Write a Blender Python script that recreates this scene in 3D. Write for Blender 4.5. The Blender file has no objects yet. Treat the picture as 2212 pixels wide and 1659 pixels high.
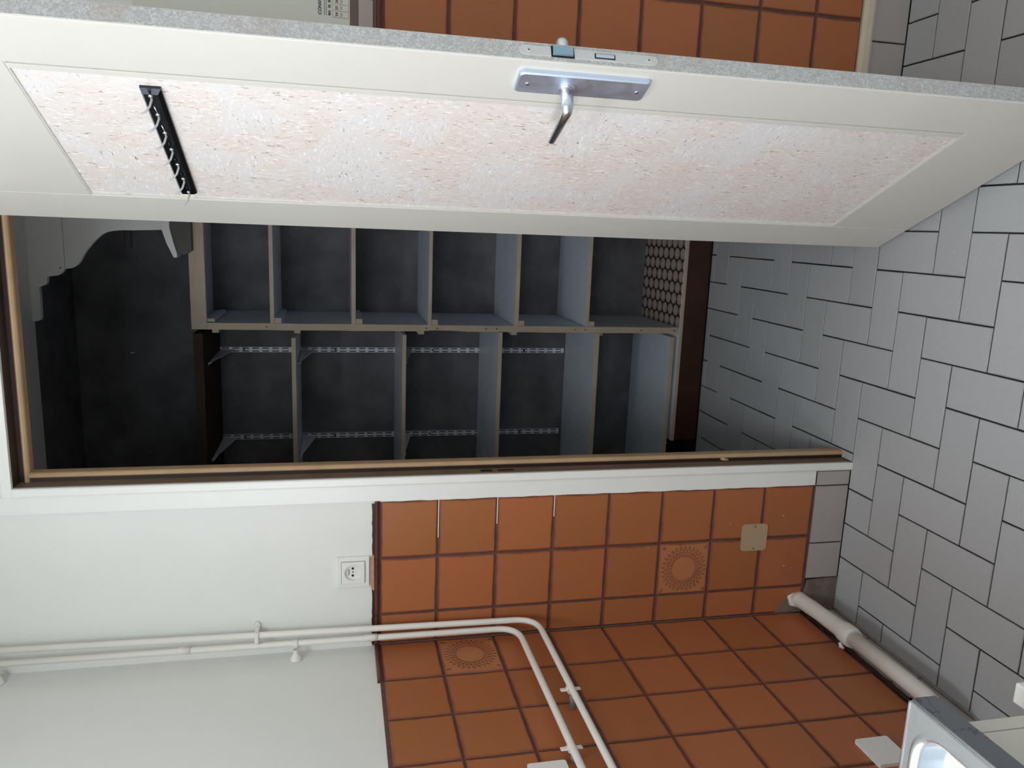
import bpy, bmesh, math, random
from mathutils import Matrix, Vector
random.seed(7)
S = bpy.context.scene
COL = S.collection
PI = math.pi

# ------------------------------------------------------------------ camera
F_PX = 1686.04
RU = Vector((0.97980857, 0.19984584, -0.00606747))
RV = Vector((0.03782778, -0.21509071, -0.97586118))
RF = Vector((-0.19632685, 0.95592763, -0.21830744))
cam_d = bpy.data.cameras.new('camera')
cam_d.sensor_width = 36.0
cam_d.lens = F_PX / 2212 * 36.0
cam_d.clip_start = 0.02
cam = bpy.data.objects.new('camera', cam_d)
COL.objects.link(cam)
m = Matrix.Identity(4)
for r in range(3):
    m[r][0] = RV[r]; m[r][1] = RU[r]; m[r][2] = -RF[r]
m[0][3], m[1][3], m[2][3] = 1.07832088, -1.88693159, 1.44725444
cam.matrix_world = m
S.camera = cam

# ------------------------------------------------------------------ light
def area(name, loc, direction, sx, sy, power, color):
    d = bpy.data.lights.new(name, 'AREA')
    d.shape = 'RECTANGLE'; d.size = sx; d.size_y = sy; d.energy = power; d.color = color
    o = bpy.data.objects.new(name, d)
    o.location = loc
    o.rotation_euler = Vector(direction).to_track_quat('-Z', 'Y').to_euler()
    COL.objects.link(o)
    return o

w = bpy.data.worlds.new('world'); S.world = w; w.use_nodes = True
w.node_tree.nodes['Background'].inputs[0].default_value = (0.62, 0.78, 1.0, 1)
w.node_tree.nodes['Background'].inputs[1].default_value = 0.12
# daylight arriving through the window above the sink (left wall)
area('window_daylight', (-0.22, -1.75, 1.62), (1, 0.10, -0.12), 1.1, 1.0, 43.0, (0.93, 0.95, 1.0))
# cool overhead fill light with a made-up lamp (its body is built further down)
area('ceiling_fill', (0.6, -1.2, 2.47), (0, 0, -1), 0.30, 0.30, 7.5, (0.92, 0.96, 1.0))
# fill light from behind the camera, through a high window added for it
area('rear_fill', (0.9, -3.22, 2.1), (0, 1, -0.3), 0.8, 0.6, 15.0, (0.84, 0.93, 1.0))
S.view_settings.view_transform = 'Standard'
S.view_settings.look = 'None'
S.view_settings.gamma = 1.0
S.view_settings.use_curve_mapping = False
S.view_settings.exposure = 0.0

# ------------------------------------------------------------------ materials
class NT:
    def __init__(s, name):
        s.m = bpy.data.materials.new(name); s.m.use_nodes = True
        s.t = s.m.node_tree; s.b = s.t.nodes['Principled BSDF']
    def n(s, typ, **kw):
        nd = s.t.nodes.new(typ)
        for k, v in kw.items(): setattr(nd, k, v)
        return nd
    def l(s, a, b): s.t.links.new(a, b)
    def math(s, op, a, b=None, clamp=False):
        nd = s.n('ShaderNodeMath', operation=op); nd.use_clamp = clamp
        for i, v in enumerate((a, b)):
            if v is None: continue
            if isinstance(v, (int, float)): nd.inputs[i].default_value = v
            else: s.l(v, nd.inputs[i])
        return nd.outputs[0]
    def mix(s, f, a, b):
        nd = s.n('ShaderNodeMix', data_type='RGBA')
        for sock, v in ((nd.inputs[0], f), (nd.inputs[6], a), (nd.inputs[7], b)):
            if isinstance(v, (int, float)): sock.default_value = v
            elif isinstance(v, tuple): sock.default_value = v if len(v) == 4 else v + (1,)
            else: s.l(v, sock)
        return nd.outputs[2]
    def coord(s, kind='Object', scale=(1, 1, 1)):
        tc = s.n('ShaderNodeTexCoord'); mp = s.n('ShaderNodeMapping')
        mp.inputs['Scale'].default_value = scale
        s.l(tc.outputs[kind], mp.inputs[0]); return mp.outputs[0]
    def noise(s, vec, scale, detail=3, rough=.55, dist=0):
        nd = s.n('ShaderNodeTexNoise'); nd.inputs['Scale'].default_value = scale
        nd.inputs['Detail'].default_value = detail; nd.inputs['Roughness'].default_value = rough
        nd.inputs['Distortion'].default_value = dist
        s.l(vec, nd.inputs['Vector']); return nd.outputs[0]
    def ramp(s, f, lo, hi):
        nd = s.n('ShaderNodeMapRange'); nd.inputs[1].default_value = lo; nd.inputs[2].default_value = hi
        s.l(f, nd.inputs[0]); return nd.outputs[0]
    def bump(s, h, st, dist=.002):
        nd = s.n('ShaderNodeBump'); nd.inputs['Strength'].default_value = st; nd.inputs['Distance'].default_value = dist
        s.l(h, nd.inputs['Height']); s.l(nd.outputs[0], s.b.inputs['Normal'])
    def set(s, **kw):
        names = {'rough': 'Roughness', 'metal': 'Metallic', 'spec': 'Specular IOR Level', 'coat': 'Coat Weight', 'coatr': 'Coat Roughness'}
        for k, v in kw.items():
            if k == 'col':
                if isinstance(v, tuple): s.b.inputs['Base Color'].default_value = v + (1,)
                else: s.l(v, s.b.inputs['Base Color'])
            else:
                if isinstance(v, (int, float)): s.b.inputs[names[k]].default_value = v
                else: s.l(v, s.b.inputs[names[k]])
        return s

def srgb(r, g, b):
    f = lambda c: (c/255/12.92) if c/255 <= .04045 else ((c/255+.055)/1.055)**2.4
    return (f(r), f(g), f(b))

def paint(name, c, rough=.5, var=.06, scale=4, bump=.08, bscale=160, spec=.4):
    k = NT(name); v = k.coord()
    n = k.noise(v, scale, 4)
    d = tuple(x*(1-var) for x in c)
    k.set(col=k.mix(k.ramp(n, .3, .7), c, d), rough=rough, spec=spec)
    if bump: k.bump(k.noise(v, bscale, 2), bump, .001)
    return k.m

M = {}
M['plaster'] = paint('plaster_white', srgb(230, 230, 225), .6, .04, 3, .15, 120)
M['plaster_closet'] = paint('closet_wall_paint', srgb(122, 121, 124), .75, .45, 7, .5, 60, .2)
M['ceiling'] = paint('ceiling_paint', srgb(238, 237, 232), .8, .03, 3, .1, 120)
M['white_gloss'] = paint('white_gloss_paint', srgb(236, 236, 232), .3, .03, 5, .05, 60)
M['leaf_paint'] = paint('cream_door_paint', srgb(214, 212, 204), .32, .04, 5, .04, 60)
M['jamb'] = paint('tan_jamb_paint', srgb(190, 158, 122), .42, .14, 18, .1, 120)
M['jamb_dark'] = paint('dark_brown_varnish', srgb(52, 36, 30), .4, .3, 22, .1, 120)
M['pipe'] = paint('pipe_paint', srgb(226, 222, 214), .38, .04, 12, .06, 90)
M['lock'] = paint('lock_plate_paint', srgb(208, 207, 206), .4, .05, 30, .05, 90)
M['jamb_mid'] = paint('brown_jamb_reveal', srgb(132, 110, 90), .45, .2, 18, .1, 120)
M['cream'] = paint('cream_plastic', srgb(206, 196, 172), .4, .05, 12, .03, 90)
M['beige_cover'] = paint('beige_cover_plate', srgb(178, 156, 122), .42, .03, 12, .02, 90)
M['plastic_white'] = paint('white_plastic', srgb(232, 230, 226), .28, .02, 12, 0)
M['shelf_edge'] = paint('shelf_edge_paint', srgb(190, 172, 150), .5, .12, 14, .1, 120)
M['shelf_top'] = paint('shelf_top_paint', srgb(232, 238, 246), .4, .1, 7, .08, 90)
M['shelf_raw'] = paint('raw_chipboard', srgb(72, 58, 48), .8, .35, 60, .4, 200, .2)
M['kick'] = paint('dark_wood_kickboard', srgb(66, 38, 27), .45, .3, 12, .1, 90)
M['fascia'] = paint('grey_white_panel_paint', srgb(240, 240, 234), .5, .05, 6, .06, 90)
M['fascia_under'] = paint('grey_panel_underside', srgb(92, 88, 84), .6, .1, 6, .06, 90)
M['cement'] = paint('cement_patch', srgb(134, 122, 110), .9, .35, 30, .6, 150, .2)
M['black'] = paint('black_gap', (.01, .01, .01), .6, 0, 4, 0)
M['screw'] = paint('screw_metal', srgb(120, 112, 104), .4, .2, 90, 0)
M['ink_dark'] = paint('printed_dark_ink', srgb(52, 56, 66), .6, 0, 4, 0)
M['ink_red'] = paint('printed_red_ink', srgb(140, 44, 48), .6, 0, 4, 0)
M['ink_grey'] = paint('printed_grey_ink', srgb(120, 122, 126), .6, 0, 4, 0)
M['paper'] = paint('calendar_paper', srgb(214, 214, 204), .6, .03, 20, .02, 90)
M['upright'] = paint('white_enamel_metal', srgb(242, 242, 248), .35, .06, 20, 0)
M['grout'] = paint('dark_brown_grout', srgb(112, 80, 72), .75, .35, 40, .5, 300, .2)
M['grout_floor'] = paint('black_floor_grout', srgb(46, 46, 46), .85, .3, 40, .5, 300, .2)
M['plaster_patch'] = paint('bare_plaster_patch', srgb(196, 160, 128), .8, .3, 60, .4, 200, .2)
M['caulk'] = paint('old_caulk', srgb(150, 146, 141), .8, .3, 40, .5, 200, .2)

def metal(name, c, rough, var=.2, scale=8):
    k = NT(name); v = k.coord()
    n = k.noise(v, scale, 4, .6, .6)
    k.set(col=c, metal=1.0, rough=k.ramp(n, 1.6, -.9) if False else k.math('ADD', k.math('MULTIPLY', n, var), rough-var/2))
    return k.m
M['alu'] = metal('brushed_aluminium', (.70, .80, .96), .50, .30, 26)
M['chrome'] = metal('polished_handle_metal', (.78, .81, .86), .3, .1, 20)
M['bolt'] = metal('blued_bolt_steel', (.35, .52, .66), .28, .2, 90)
M['steel'] = metal('stainless_steel', (.72, .77, .82), .30, .22, 6)

# glazed brown wall tile, darker at its rim, tone shifting from tile to tile
def tile_mat(name, c1, c2, rim, axes=(0, 2), rough=.36, rimw=.452):
    k = NT(name)
    tc = k.n('ShaderNodeTexCoord'); sp = k.n('ShaderNodeSeparateXYZ'); k.l(tc.outputs['Generated'], sp.inputs[0])
    a = k.math('ABSOLUTE', k.math('SUBTRACT', sp.outputs[axes[0]], .5))
    b = k.math('ABSOLUTE', k.math('SUBTRACT', sp.outputs[axes[1]], .5))
    e = k.math('MAXIMUM', a, b)
    v = k.coord('Object')
    oi = k.n('ShaderNodeObjectInfo')
    n = k.noise(v, 22, 3)
    n2 = k.noise(v, 9, 2)
    e2 = k.math('ADD', e, k.math('MULTIPLY', k.math('SUBTRACT', n, .5), .05))
    edge = k.n('ShaderNodeMapRange'); edge.interpolation_type = 'SMOOTHSTEP'
    edge.inputs[1].default_value = rimw; edge.inputs[2].default_value = .502
    k.l(e2, edge.inputs[0])
    rnd = k.math('ADD', k.math('MULTIPLY', oi.outputs['Random'], .7), k.math('MULTIPLY', n2, .3))
    base = k.mix(rnd, c1, c2)
    sp2 = k.noise(v, 240, 2)
    base = k.mix(k.ramp(sp2, .60, .80), base, tuple(min(1, x*1.25) for x in c1))
    k.set(col=k.mix(edge.outputs[0], base, rim), rough=k.math('ADD', k.math('MULTIPLY', n, .12), rough-.06), spec=.3)
    k.bump(k.noise(v, 35, 3), .12, .001)
    return k.m
M['tile_brown'] = tile_mat('brown_glazed_tile', srgb(175, 104, 67), srgb(157, 99, 60), srgb(112, 64, 46))
M['tile_tan'] = tile_mat('tan_pressed_tile', srgb(186, 122, 82), srgb(176, 114, 76), srgb(122, 72, 50))
M['tile_grey'] = tile_mat('grey_floor_tile', srgb(188, 190, 192), srgb(179, 181, 183), srgb(162, 163, 164), (0, 1), .42, .48)
M['tile_grey_v'] = tile_mat('grey_skirting_tile', srgb(180, 171, 167), srgb(170, 163, 160), srgb(150, 144, 142), (0, 2), .42, .48)
M['tile_trim'] = paint('dark_glazed_trim', srgb(96, 50, 34), .3, .35, 25, .1, 90)

def wallpaper():
    k = NT('flecked_wallpaper'); v = k.coord()
    # vinyl with pale raised strokes and small dark flecks
    tc = k.n('ShaderNodeTexCoord')
    def strokes(sc, thr0, thr1, off):
        mp = k.n('ShaderNodeMapping'); mp.inputs['Scale'].default_value = sc; mp.inputs['Location'].default_value = (off, off*2, off)
        k.l(tc.outputs['Object'], mp.inputs[0])
        n = k.noise(mp.outputs[0], 1.0, 2, .5, 1.2)
        return k.ramp(n, thr0, thr1)
    vo = k.n('ShaderNodeTexVoronoi', distance='CHEBYCHEV'); vo.inputs['Scale'].default_value = 11; k.l(v, vo.inputs['Vector'])
    sp = k.n('ShaderNodeSeparateColor'); k.l(vo.outputs['Color'], sp.inputs[0])
    cross = k.ramp(sp.outputs[0], .62, .66)          # patches whose strokes run across
    lv = strokes((330, 40, 60), .57, .61, 3); lh = strokes((70, 40, 330), .57, .61, 9)
    dv = strokes((280, 40, 60), .655, .69, 17); dh = strokes((75, 40, 260), .675, .71, 27)
    def sel(a, b):
        nd = k.n('ShaderNodeMix', data_type='FLOAT'); k.l(cross, nd.inputs[0]); k.l(a, nd.inputs[2]); k.l(b, nd.inputs[3]); return nd.outputs[0]
    light = sel(lv, lh); dark = sel(dv, dh)
    patch = k.ramp(k.noise(v, 7, 3), .35, .65)
    base = k.mix(patch, srgb(230, 225, 222), srgb(228, 215, 206))
    base = k.mix(k.math('MULTIPLY', cross, .5), base, srgb(228, 227, 228))
    c = k.mix(light, base, srgb(248, 248, 247))
    c = k.mix(k.math('MULTIPLY', dark, .9), c, srgb(140, 108, 92))
    k.set(col=c, rough=.4, spec=.45)
    h = k.math('SUBTRACT', light, dark)
    k.bump(h, .45, .0012)
    return k.m
M['wallpaper'] = wallpaper()

def edge_mat():
    k = NT('worn_grey_edge'); v = k.coord()
    n = k.noise(v, 160, 4, .6, 1.5); n2 = k.noise(v, 6, 3)
    c = k.mix(k.ramp(n, .42, .62), srgb(176, 175, 174), srgb(208, 208, 208))
    c = k.mix(k.ramp(n2, .55, .8), c, srgb(170, 152, 138))
    k.set(col=c, rough=.6); k.bump(n, .3, .001)
    return k.m
M['edge_grey'] = edge_mat()

def vinyl():
    # flat print: staggered pale ovals on a dark honeycomb outline
    k = NT('honeycomb_vinyl'); tc = k.n('ShaderNodeTexCoord'); sp = k.n('ShaderNodeSeparateXYZ')
    k.l(tc.outputs['Object'], sp.inputs[0])
    ca, cb = .0445, .054
    y = k.math('DIVIDE', sp.outputs[0], ca)
    row = k.math('FLOOR', y)
    odd = k.math('MULTIPLY', k.math('MODULO', k.math('ABSOLUTE', row), 2), .5)
    x = k.math('ADD', k.math('DIVIDE', sp.outputs[1], cb), odd)
    fx = k.math('SUBTRACT', k.math('FRACT', k.math('ADD', x, 100)), .5)
    fy = k.math('SUBTRACT', k.math('FRACT', k.math('ADD', y, 100)), .5)
    r = k.math('SQRT', k.math('ADD', k.math('POWER', k.math('MULTIPLY', fx, 1.05), 2), k.math('POWER', k.math('MULTIPLY', fy, .98), 2)))
    oval = k.ramp(r, .50, .44)
    core = k.ramp(r, .3, .1)
    c = k.mix(oval, srgb(70, 56, 52), srgb(186, 168, 158))
    c = k.mix(core, c, srgb(200, 186, 178))
    k.set(col=c, rough=.5)
    return k.m
M['vinyl'] = vinyl()

def apron_mat():
    k = NT('grey_laminate_apron'); v = k.coord()
    n = k.noise(v, 3.0, 5, .6, 2.5)
    r = k.math('ABSOLUTE', k.math('SUBTRACT', n, .5))
    c = k.mix(k.ramp(r, .012, .0), srgb(104, 108, 114), srgb(60, 64, 76))
    k.set(col=c, rough=.35); return k.m
M['apron'] = apron_mat()

# ------------------------------------------------------------------ mesh helpers
def link(name, me, mats, parent=None, loc=(0, 0, 0), rz=0.0):
    o = bpy.data.objects.new(name, me)
    COL.objects.link(o)
    if mats is not None and not me.materials:
        for q in (mats if isinstance(mats, (list, tuple)) else [mats]): me.materials.append(M[q])
    o.location = loc; o.rotation_euler = (0, 0, rz)
    if parent: o.parent = parent
    return o
def tag(o, label=None, cat=None, group=None, kind=None):
    if label: o['label'] = label
    if cat: o['category'] = cat
    if group: o['group'] = group
    if kind: o['kind'] = kind
    return o
def empty(name, loc=(0, 0, 0), rz=0.0, parent=None):
    o = bpy.data.objects.new(name, None); COL.objects.link(o); o.empty_display_size = .05
    o.location = loc; o.rotation_euler = (0, 0, rz)
    if parent: o.parent = parent
    return o
class B:
    """collects shapes into one bmesh"""
    def __init__(s): s.bm = bmesh.new()
    def box(s, x0, x1, y0, y1, z0, z1, mi=0, bev=0):
        r = bmesh.ops.create_cube(s.bm, size=1)
        vs = r['verts']
        bmesh.ops.scale(s.bm, vec=(x1-x0, y1-y0, z1-z0), verts=vs)
        bmesh.ops.translate(s.bm, vec=((x0+x1)/2, (y0+y1)/2, (z0+z1)/2), verts=vs)
        fs = list({f for v in vs for f in v.link_faces})
        for f in fs: f.material_index = mi
        if bev:
            es = list({e for v in vs for e in v.link_edges})
            bmesh.ops.bevel(s.bm, geom=es, offset=bev, segments=2, affect='EDGES', profile=.5)
        return s
    def cyl(s, p0, p1, r0, r1=None, n=16, mi=0, cap=True):
        r1 = r0 if r1 is None else r1
        p0 = Vector(p0); p1 = Vector(p1); d = p1-p0
        r = bmesh.ops.create_cone(s.bm, cap_ends=cap, segments=n, radius1=r0, radius2=r1, depth=d.length)
        mt = Matrix.Translation((p0+p1)/2) @ d.to_track_quat('Z', 'Y').to_matrix().to_4x4()
        bmesh.ops.transform(s.bm, matrix=mt, verts=r['verts'])
        for f in {f for v in r['verts'] for f in v.link_faces}: f.material_index = mi; f.smooth = len(f.verts) == 4
        return s
    def tube(s, pts, rad, n=12, mi=0, wob=0):
        pts = [Vector(p) for p in pts]
        rads = rad if isinstance(rad, (list, tuple)) else [rad]*len(pts)
        rings = []; up = None
        for i, p in enumerate(pts):
            t = (pts[min(i+1, len(pts)-1)]-pts[max(i-1, 0)]).normalized()
            if up is None:
                up = Vector((0, 0, 1)) if abs(t.z) < .9 else Vector((1, 0, 0))
            u = (up-t*up.dot(t)).normalized(); up = u; w_ = t.cross(u)
            rr = rads[i]*(1+random.uniform(-wob, wob))
            rings.append([s.bm.verts.new(p+(u*math.cos(a)+w_*math.sin(a))*rr) for a in [2*PI*k/n for k in range(n)]])
        for a, b in zip(rings, rings[1:]):
            for k in range(n):
                f = s.bm.faces.new((a[k], a[(k+1) % n], b[(k+1) % n], b[k])); f.smooth = True; f.material_index = mi
        for rg in (rings[0][::-1], rings[-1]):
            f = s.bm.faces.new(rg); f.material_index = mi
        return s
    def prism(s, poly, axis, a0, a1, mi=0, face_mi=None):
        """extrude polygon (list of 2-D) along axis 'x','y','z' from a0 to a1"""
        def P(p, a):
            return {'x': (a, p[0], p[1]), 'y': (p[0], a, p[1]), 'z': (p[0], p[1], a)}[axis]
        A = [s.bm.verts.new(P(p, a0)) for p in poly]; Bv = [s.bm.verts.new(P(p, a1)) for p in poly]
        n = len(poly)
        for vs in (A, Bv[::-1]):
            f = s.bm.faces.new(vs); f.material_index = mi if face_mi is None else face_mi
        for k in range(n):
            f = s.bm.faces.new((A[(k+1) % n], A[k], Bv[k], Bv[(k+1) % n])); f.material_index = mi
        return s
    def lathe(s, prof, origin, axis=(0, 0, 1), n=20, mi=0):
        """prof: list of (r, h)"""
        q = Vector(axis).to_track_quat('Z', 'Y'); o = Vector(origin)
        rings = []
        for r, h in prof:
            rings.append([s.bm.verts.new(o+q @ Vector((r*math.cos(2*PI*k/n), r*math.sin(2*PI*k/n), h))) for k in range(n)])
        for a, b in zip(rings, rings[1:]):
            for k in range(n):
                f = s.bm.faces.new((a[k], a[(k+1) % n], b[(k+1) % n], b[k])); f.smooth = True; f.material_index = mi
        for rg in (rings[0][::-1], rings[-1]):
            f = s.bm.faces.new(rg); f.material_index = mi
        return s
    def mesh(s, name):
        bmesh.ops.recalc_face_normals(s.bm, faces=s.bm.faces[:])
        me = bpy.data.meshes.new(name); s.bm.to_mesh(me); s.bm.free(); return me
    def obj(s, name, mats, parent=None, loc=(0, 0, 0), rz=0.0):
        return link(name, s.mesh(name), mats, parent, loc, rz)
def rrect(x0, x1, z0, z1, r, n=5):
    out = []
    for cx, cz, a0 in ((x1-r, z1-r, 0), (x0+r, z1-r, 90), (x0+r, z0+r, 180), (x1-r, z0+r, 270)):
        for k in range(n+1):
            a = math.radians(a0+90*k/n); out.append((cx+r*math.cos(a), cz+r*math.sin(a)))
    return out
def fillet(pts, r, n=8):
    """polyline with rounded corners"""
    pts = [Vector(p) for p in pts]; out = [pts[0]]
    for a, b, c in zip(pts, pts[1:], pts[2:]):
        u = (a-b).normalized(); v = (c-b).normalized()
        p0 = b+u*r; p2 = b+v*r
        for k in range(n+1):
            t = k/n; out.append(p0*(1-t)**2+b*2*t*(1-t)+p2*t*t)
    out.append(pts[-1]); return out

# ------------------------------------------------------------------ key sizes (metres)
ZF = 0.008            # tiled floor level
PZ = 0.15392          # wall tile pitch, vertical
PX = 0.155            # wall tile pitch, horizontal
ZT = 1.35             # top of the tiling
WY = 0.006            # plaster face of the back wall (tile faces stand at y = 0)
OX0, OX1, OZ = 0.455, 1.108, 2.168   # door opening
CEIL = 2.56
RX, FY = 2.5, -3.2    # right wall, wall behind the camera
CB = 1.39             # closet back wall
CL, CR = 0.06, 1.36   # closet side walls

# ------------------------------------------------------------------ structure
wall_back = B().box(-.15, OX0-.004, WY, .072, ZF-.05, CEIL).box(OX1+.004, RX+.1, WY, .072, ZF-.05, CEIL).box(OX0-.004, OX1+.004, WY, .072, OZ+.004, CEIL).obj('wall_back', 'plaster')
tag(wall_back, 'white plastered wall with the door opening, tiled brown up to shoulder height', kind='structure')
WL = -.006
wl = B()
wy0, wy1, wz0, wz1 = -2.3, -1.2, 1.12, 2.12
wl.box(-.15, WL, wy1, .06, ZF-.05, CEIL).box(-.15, WL, FY, wy0, ZF-.05, CEIL)
wl.box(-.15, WL, wy0, wy1, ZF-.05, wz0).box(-.15, WL, wy0, wy1, wz1, CEIL)
wall_left = wl.obj('wall_left', 'plaster')
tag(wall_left, 'grey-white plastered wall above brown tiles, left of the door', kind='structure')
wr = B().box(RX, RX+.1, FY, .06, ZF-.05, CEIL).obj('wall_right', 'plaster'); tag(wr, 'plain plaster wall on the right of the kitchen', kind='structure')
wf = B().box(.0, .45, FY-.1, FY, ZF-.05, CEIL).box(1.35, RX, FY-.1, FY, ZF-.05, CEIL).box(.45, 1.35, FY-.1, FY, 2.45, CEIL).box(.45, 1.35, FY-.1, FY, ZF-.05, 1.75).obj('wall_front', 'plaster')
tag(wf, 'plaster wall behind the viewer with a high opening added for fill light', kind='structure')
w2_ = B().box(.45, .49, FY-.07, FY-.01, 1.75, 2.45).box(1.31, 1.35, FY-.07, FY-.01, 1.75, 2.45).box(.49, 1.31, FY-.07, FY-.01, 1.75, 1.79).box(.49, 1.31, FY-.07, FY-.01, 2.41, 2.45).obj('added_window_2', 'plaster')  # frame made up to house the rear fill light
tag(w2_, 'made-up high window frame behind the viewer, around the fill light', kind='structure')
cl_ = empty('added_ceiling_lamp', (.6, -1.2, CEIL)); tag(cl_, 'made-up flat round opal ceiling lamp for the overhead fill light', 'lamp')
B().lathe([(.19, -.03), (.20, -.028), (.20, -.001), (.19, 0)], (0, 0, 0), (0, 0, 1), 32).obj('added_lamp_body', 'white_gloss', cl_)  # unseen body added to go with the overhead fill
ce = B().box(-.15, RX+.1, FY, .07, CEIL, CEIL+.08).obj('ceiling', 'ceiling'); tag(ce, 'plain white kitchen ceiling', kind='structure')
wcb = B().box(CL-.08, CR+.08, CB, CB+.08, ZF-.05, CEIL+.01).obj('wall_closet_back', 'plaster_closet'); tag(wcb, 'dark rear wall of the closet behind the shelves', kind='structure')
wcl = B().box(CL-.08, CL, .072, CB, ZF-.05, CEIL+.01).obj('wall_closet_left', 'plaster_closet'); tag(wcl, 'dark left side wall of the closet', kind='structure')
wcr = B().box(CR, CR+.08, .072, CB, ZF-.05, CEIL+.01).obj('wall_closet_right', 'plaster_closet'); tag(wcr, 'dark right side wall of the closet', kind='structure')
CCZ = 2.428
cc = B().box(CL, CR, .072, .978, CCZ, CEIL).box(CL, CR, .978, CB, CCZ+.0, CEIL, mi=1).obj('ceiling_closet', ['ceiling', 'plaster_closet']); tag(cc, 'pale closet ceiling seen under the door head, coloured dark at the rear for shade', kind='structure')  # rear part takes the dark wall colour to paint in the unlit compartment

# window in the left wall above the sink (outside the frame, gives the daylight)
win = empty('window_1', (-.08, (wy0+wy1)/2, (wz0+wz1)/2)); tag(win, 'open casement window above the sink', kind='structure')
hy, hz = (wy1-wy0)/2, (wz1-wz0)/2
B().box(-.03, .03, -hy, -hy+.05, -hz, hz).box(-.03, .03, hy-.05, hy, -hz, hz).box(-.03, .03, -hy, hy, -hz, -hz+.05).box(-.03, .03, -hy, hy, hz-.05, hz).box(-.02, .02, -.03, .03, -hz, hz).obj('window_frame', 'white_gloss', win)
B().box(.03, .12, -hy-.03, hy+.03, -hz-.03, -hz).obj('window_sill', 'white_gloss', win)

# floor slab + tiles --------------------------------------------------------
floor = B().box(-.1, RX+.1, FY-.1, CB+.02, -.06, ZF-.003).obj('floor', 'grout_floor')
tag(floor, 'grey stoneware floor tiles laid in a herringbone with dark joints', kind='structure')
G = .1045; FX0 = .063
MESH = {}
def floor_mesh(wx, wy, mat='tile_grey'):
    key = (round(wx, 3), round(wy, 3), mat)
    if key not in MESH:
        a, b, c = wx/2, wy/2, .0012
        vs = [(-a, -b, -.006), (a, -b, -.006), (a, b, -.006), (-a, b, -.006), (-a, -b, -c), (a, -b, -c), (a, b, -c), (-a, b, -c),
              (-a+c, -b+c, 0), (a-c, -b+c, 0), (a-c, b-c, 0), (-a+c, b-c, 0)]
        fs = [(8, 9, 10, 11)]
        for k in range(4):
            n = (k+1) % 4
            fs += [(k, n, 4+n, 4+k), (4+k, 4+n, 8+n, 8+k)]
        me = bpy.data.meshes.new('floor_tile'); me.from_pydata(vs, [], fs); me.materials.append(M[mat]); MESH[key] = me
    return MESH[key]
def wall_mesh(wx, wz, mat='tile_brown', cham=.0028, th=.006):
    key = (round(wx, 3), round(wz, 3), mat, 'w')
    if key not in MESH:
        a, b, c = wx/2, wz/2, cham
        vs = [(-a, th, -b), (a, th, -b), (a, th, b), (-a, th, b), (-a, c*.7, -b), (a, c*.7, -b), (a, c*.7, b), (-a, c*.7, b),
              (-a+c, 0, -b+c), (a-c, 0, -b+c), (a-c, 0, b-c), (-a+c, 0, b-c)]
        fs = [(8, 9, 10, 11)]
        for k in range(4):
            n = (k+1) % 4
            fs += [(k, n, 4+n, 4+k), (4+k, 4+n, 8+n, 8+k)]
        me = bpy.data.meshes.new('wall_tile'); me.from_pydata(vs, [], fs); me.materials.append(M[mat]); MESH[key] = me
    return MESH[key]
rects = []
for i in range(-3, 27):
    for j in range(-32, 16):
        # cells: x from FX0+i*G, y from j*G down to (j-1)*G
        if (j-(i-9)) % 4 == 0:      # long along y: covers j .. j-2
            rects.append((FX0+i*G, FX0+(i+1)*G, (j-2)*G, j*G))
        if (i-(7+j)) % 4 == 0:      # long along x
            rects.append((FX0+i*G, FX0+(i+2)*G, (j-1)*G, j*G))
JT = .0035
far = B(); nt = 0
def put_tile(x0, x1, y0, y1):
    global nt
    if x1-x0 < .012 or y1-y0 < .012: return
    cx, cy = (x0+x1)/2, (y0+y1)/2
    wx, wy = x1-x0-JT, y1-y0-JT
    if cy > -1.0 and cx < 1.95:
        link('floor_tile', floor_mesh(wx, wy), None, floor, (cx+random.uniform(-.0004, .0004), cy, ZF+random.uniform(-.0003, .0003)), random.uniform(-.002, .002))
        nt += 1
    else:
        far.box(cx-wx/2, cx+wx/2, cy-wy/2, cy+wy/2, ZF-.005, ZF)
for x0, x1, y0, y1 in rects:
    cx = (x0+x1)/2
    X0, X1, Y0, Y1_ = max(x0, .001), min(x1, RX), max(y0, FY), min(y1, .975)
    if Y1_ <= .04 and Y0 < 0 and not (OX0 < cx < OX1 and Y1_ > 0):
        put_tile(X0, X1, Y0, min(Y1_, 0))                 # kitchen
    elif Y0 >= .074:
        put_tile(max(X0, CL), min(X1, CR), Y0, Y1_)       # closet
    elif OX0 < cx < OX1:
        put_tile(max(X0, OX0) if Y1_ > .01 else X0, min(X1, OX1) if Y1_ > .01 else X1, Y0, Y1_)   # doorway
        if x0 < OX0 and Y0 < -.01 and Y1_ > .01: put_tile(X0, OX0, Y0, 0)
        if x1 > OX1 and Y0 < -.01 and Y1_ > .01: put_tile(OX1, X1, Y0, 0)
        if x0 < OX0 and Y1_ > .09: put_tile(max(X0, CL), OX0, .074, Y1_)
        if x1 > OX1 and Y1_ > .09: put_tile(OX1, min(X1, CR), .074, Y1_)
    else:
        if Y0 < 0: put_tile(X0, X1, Y0, 0)
        if Y1_ > .09: put_tile(max(X0, CL), min(X1, CR), max(Y0, .074), Y1_)
        if x0 < OX1 < x1 or x0 < OX0 < x1:
            a, b_ = (max(X0, OX0), min(X1, OX1))
            put_tile(a, b_, max(Y0, .0), min(Y1_, .074))
o = far.obj('floor_tiles', 'tile_grey', floor); o['kind'] = 'stuff'
print('floor tiles', nt)

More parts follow.
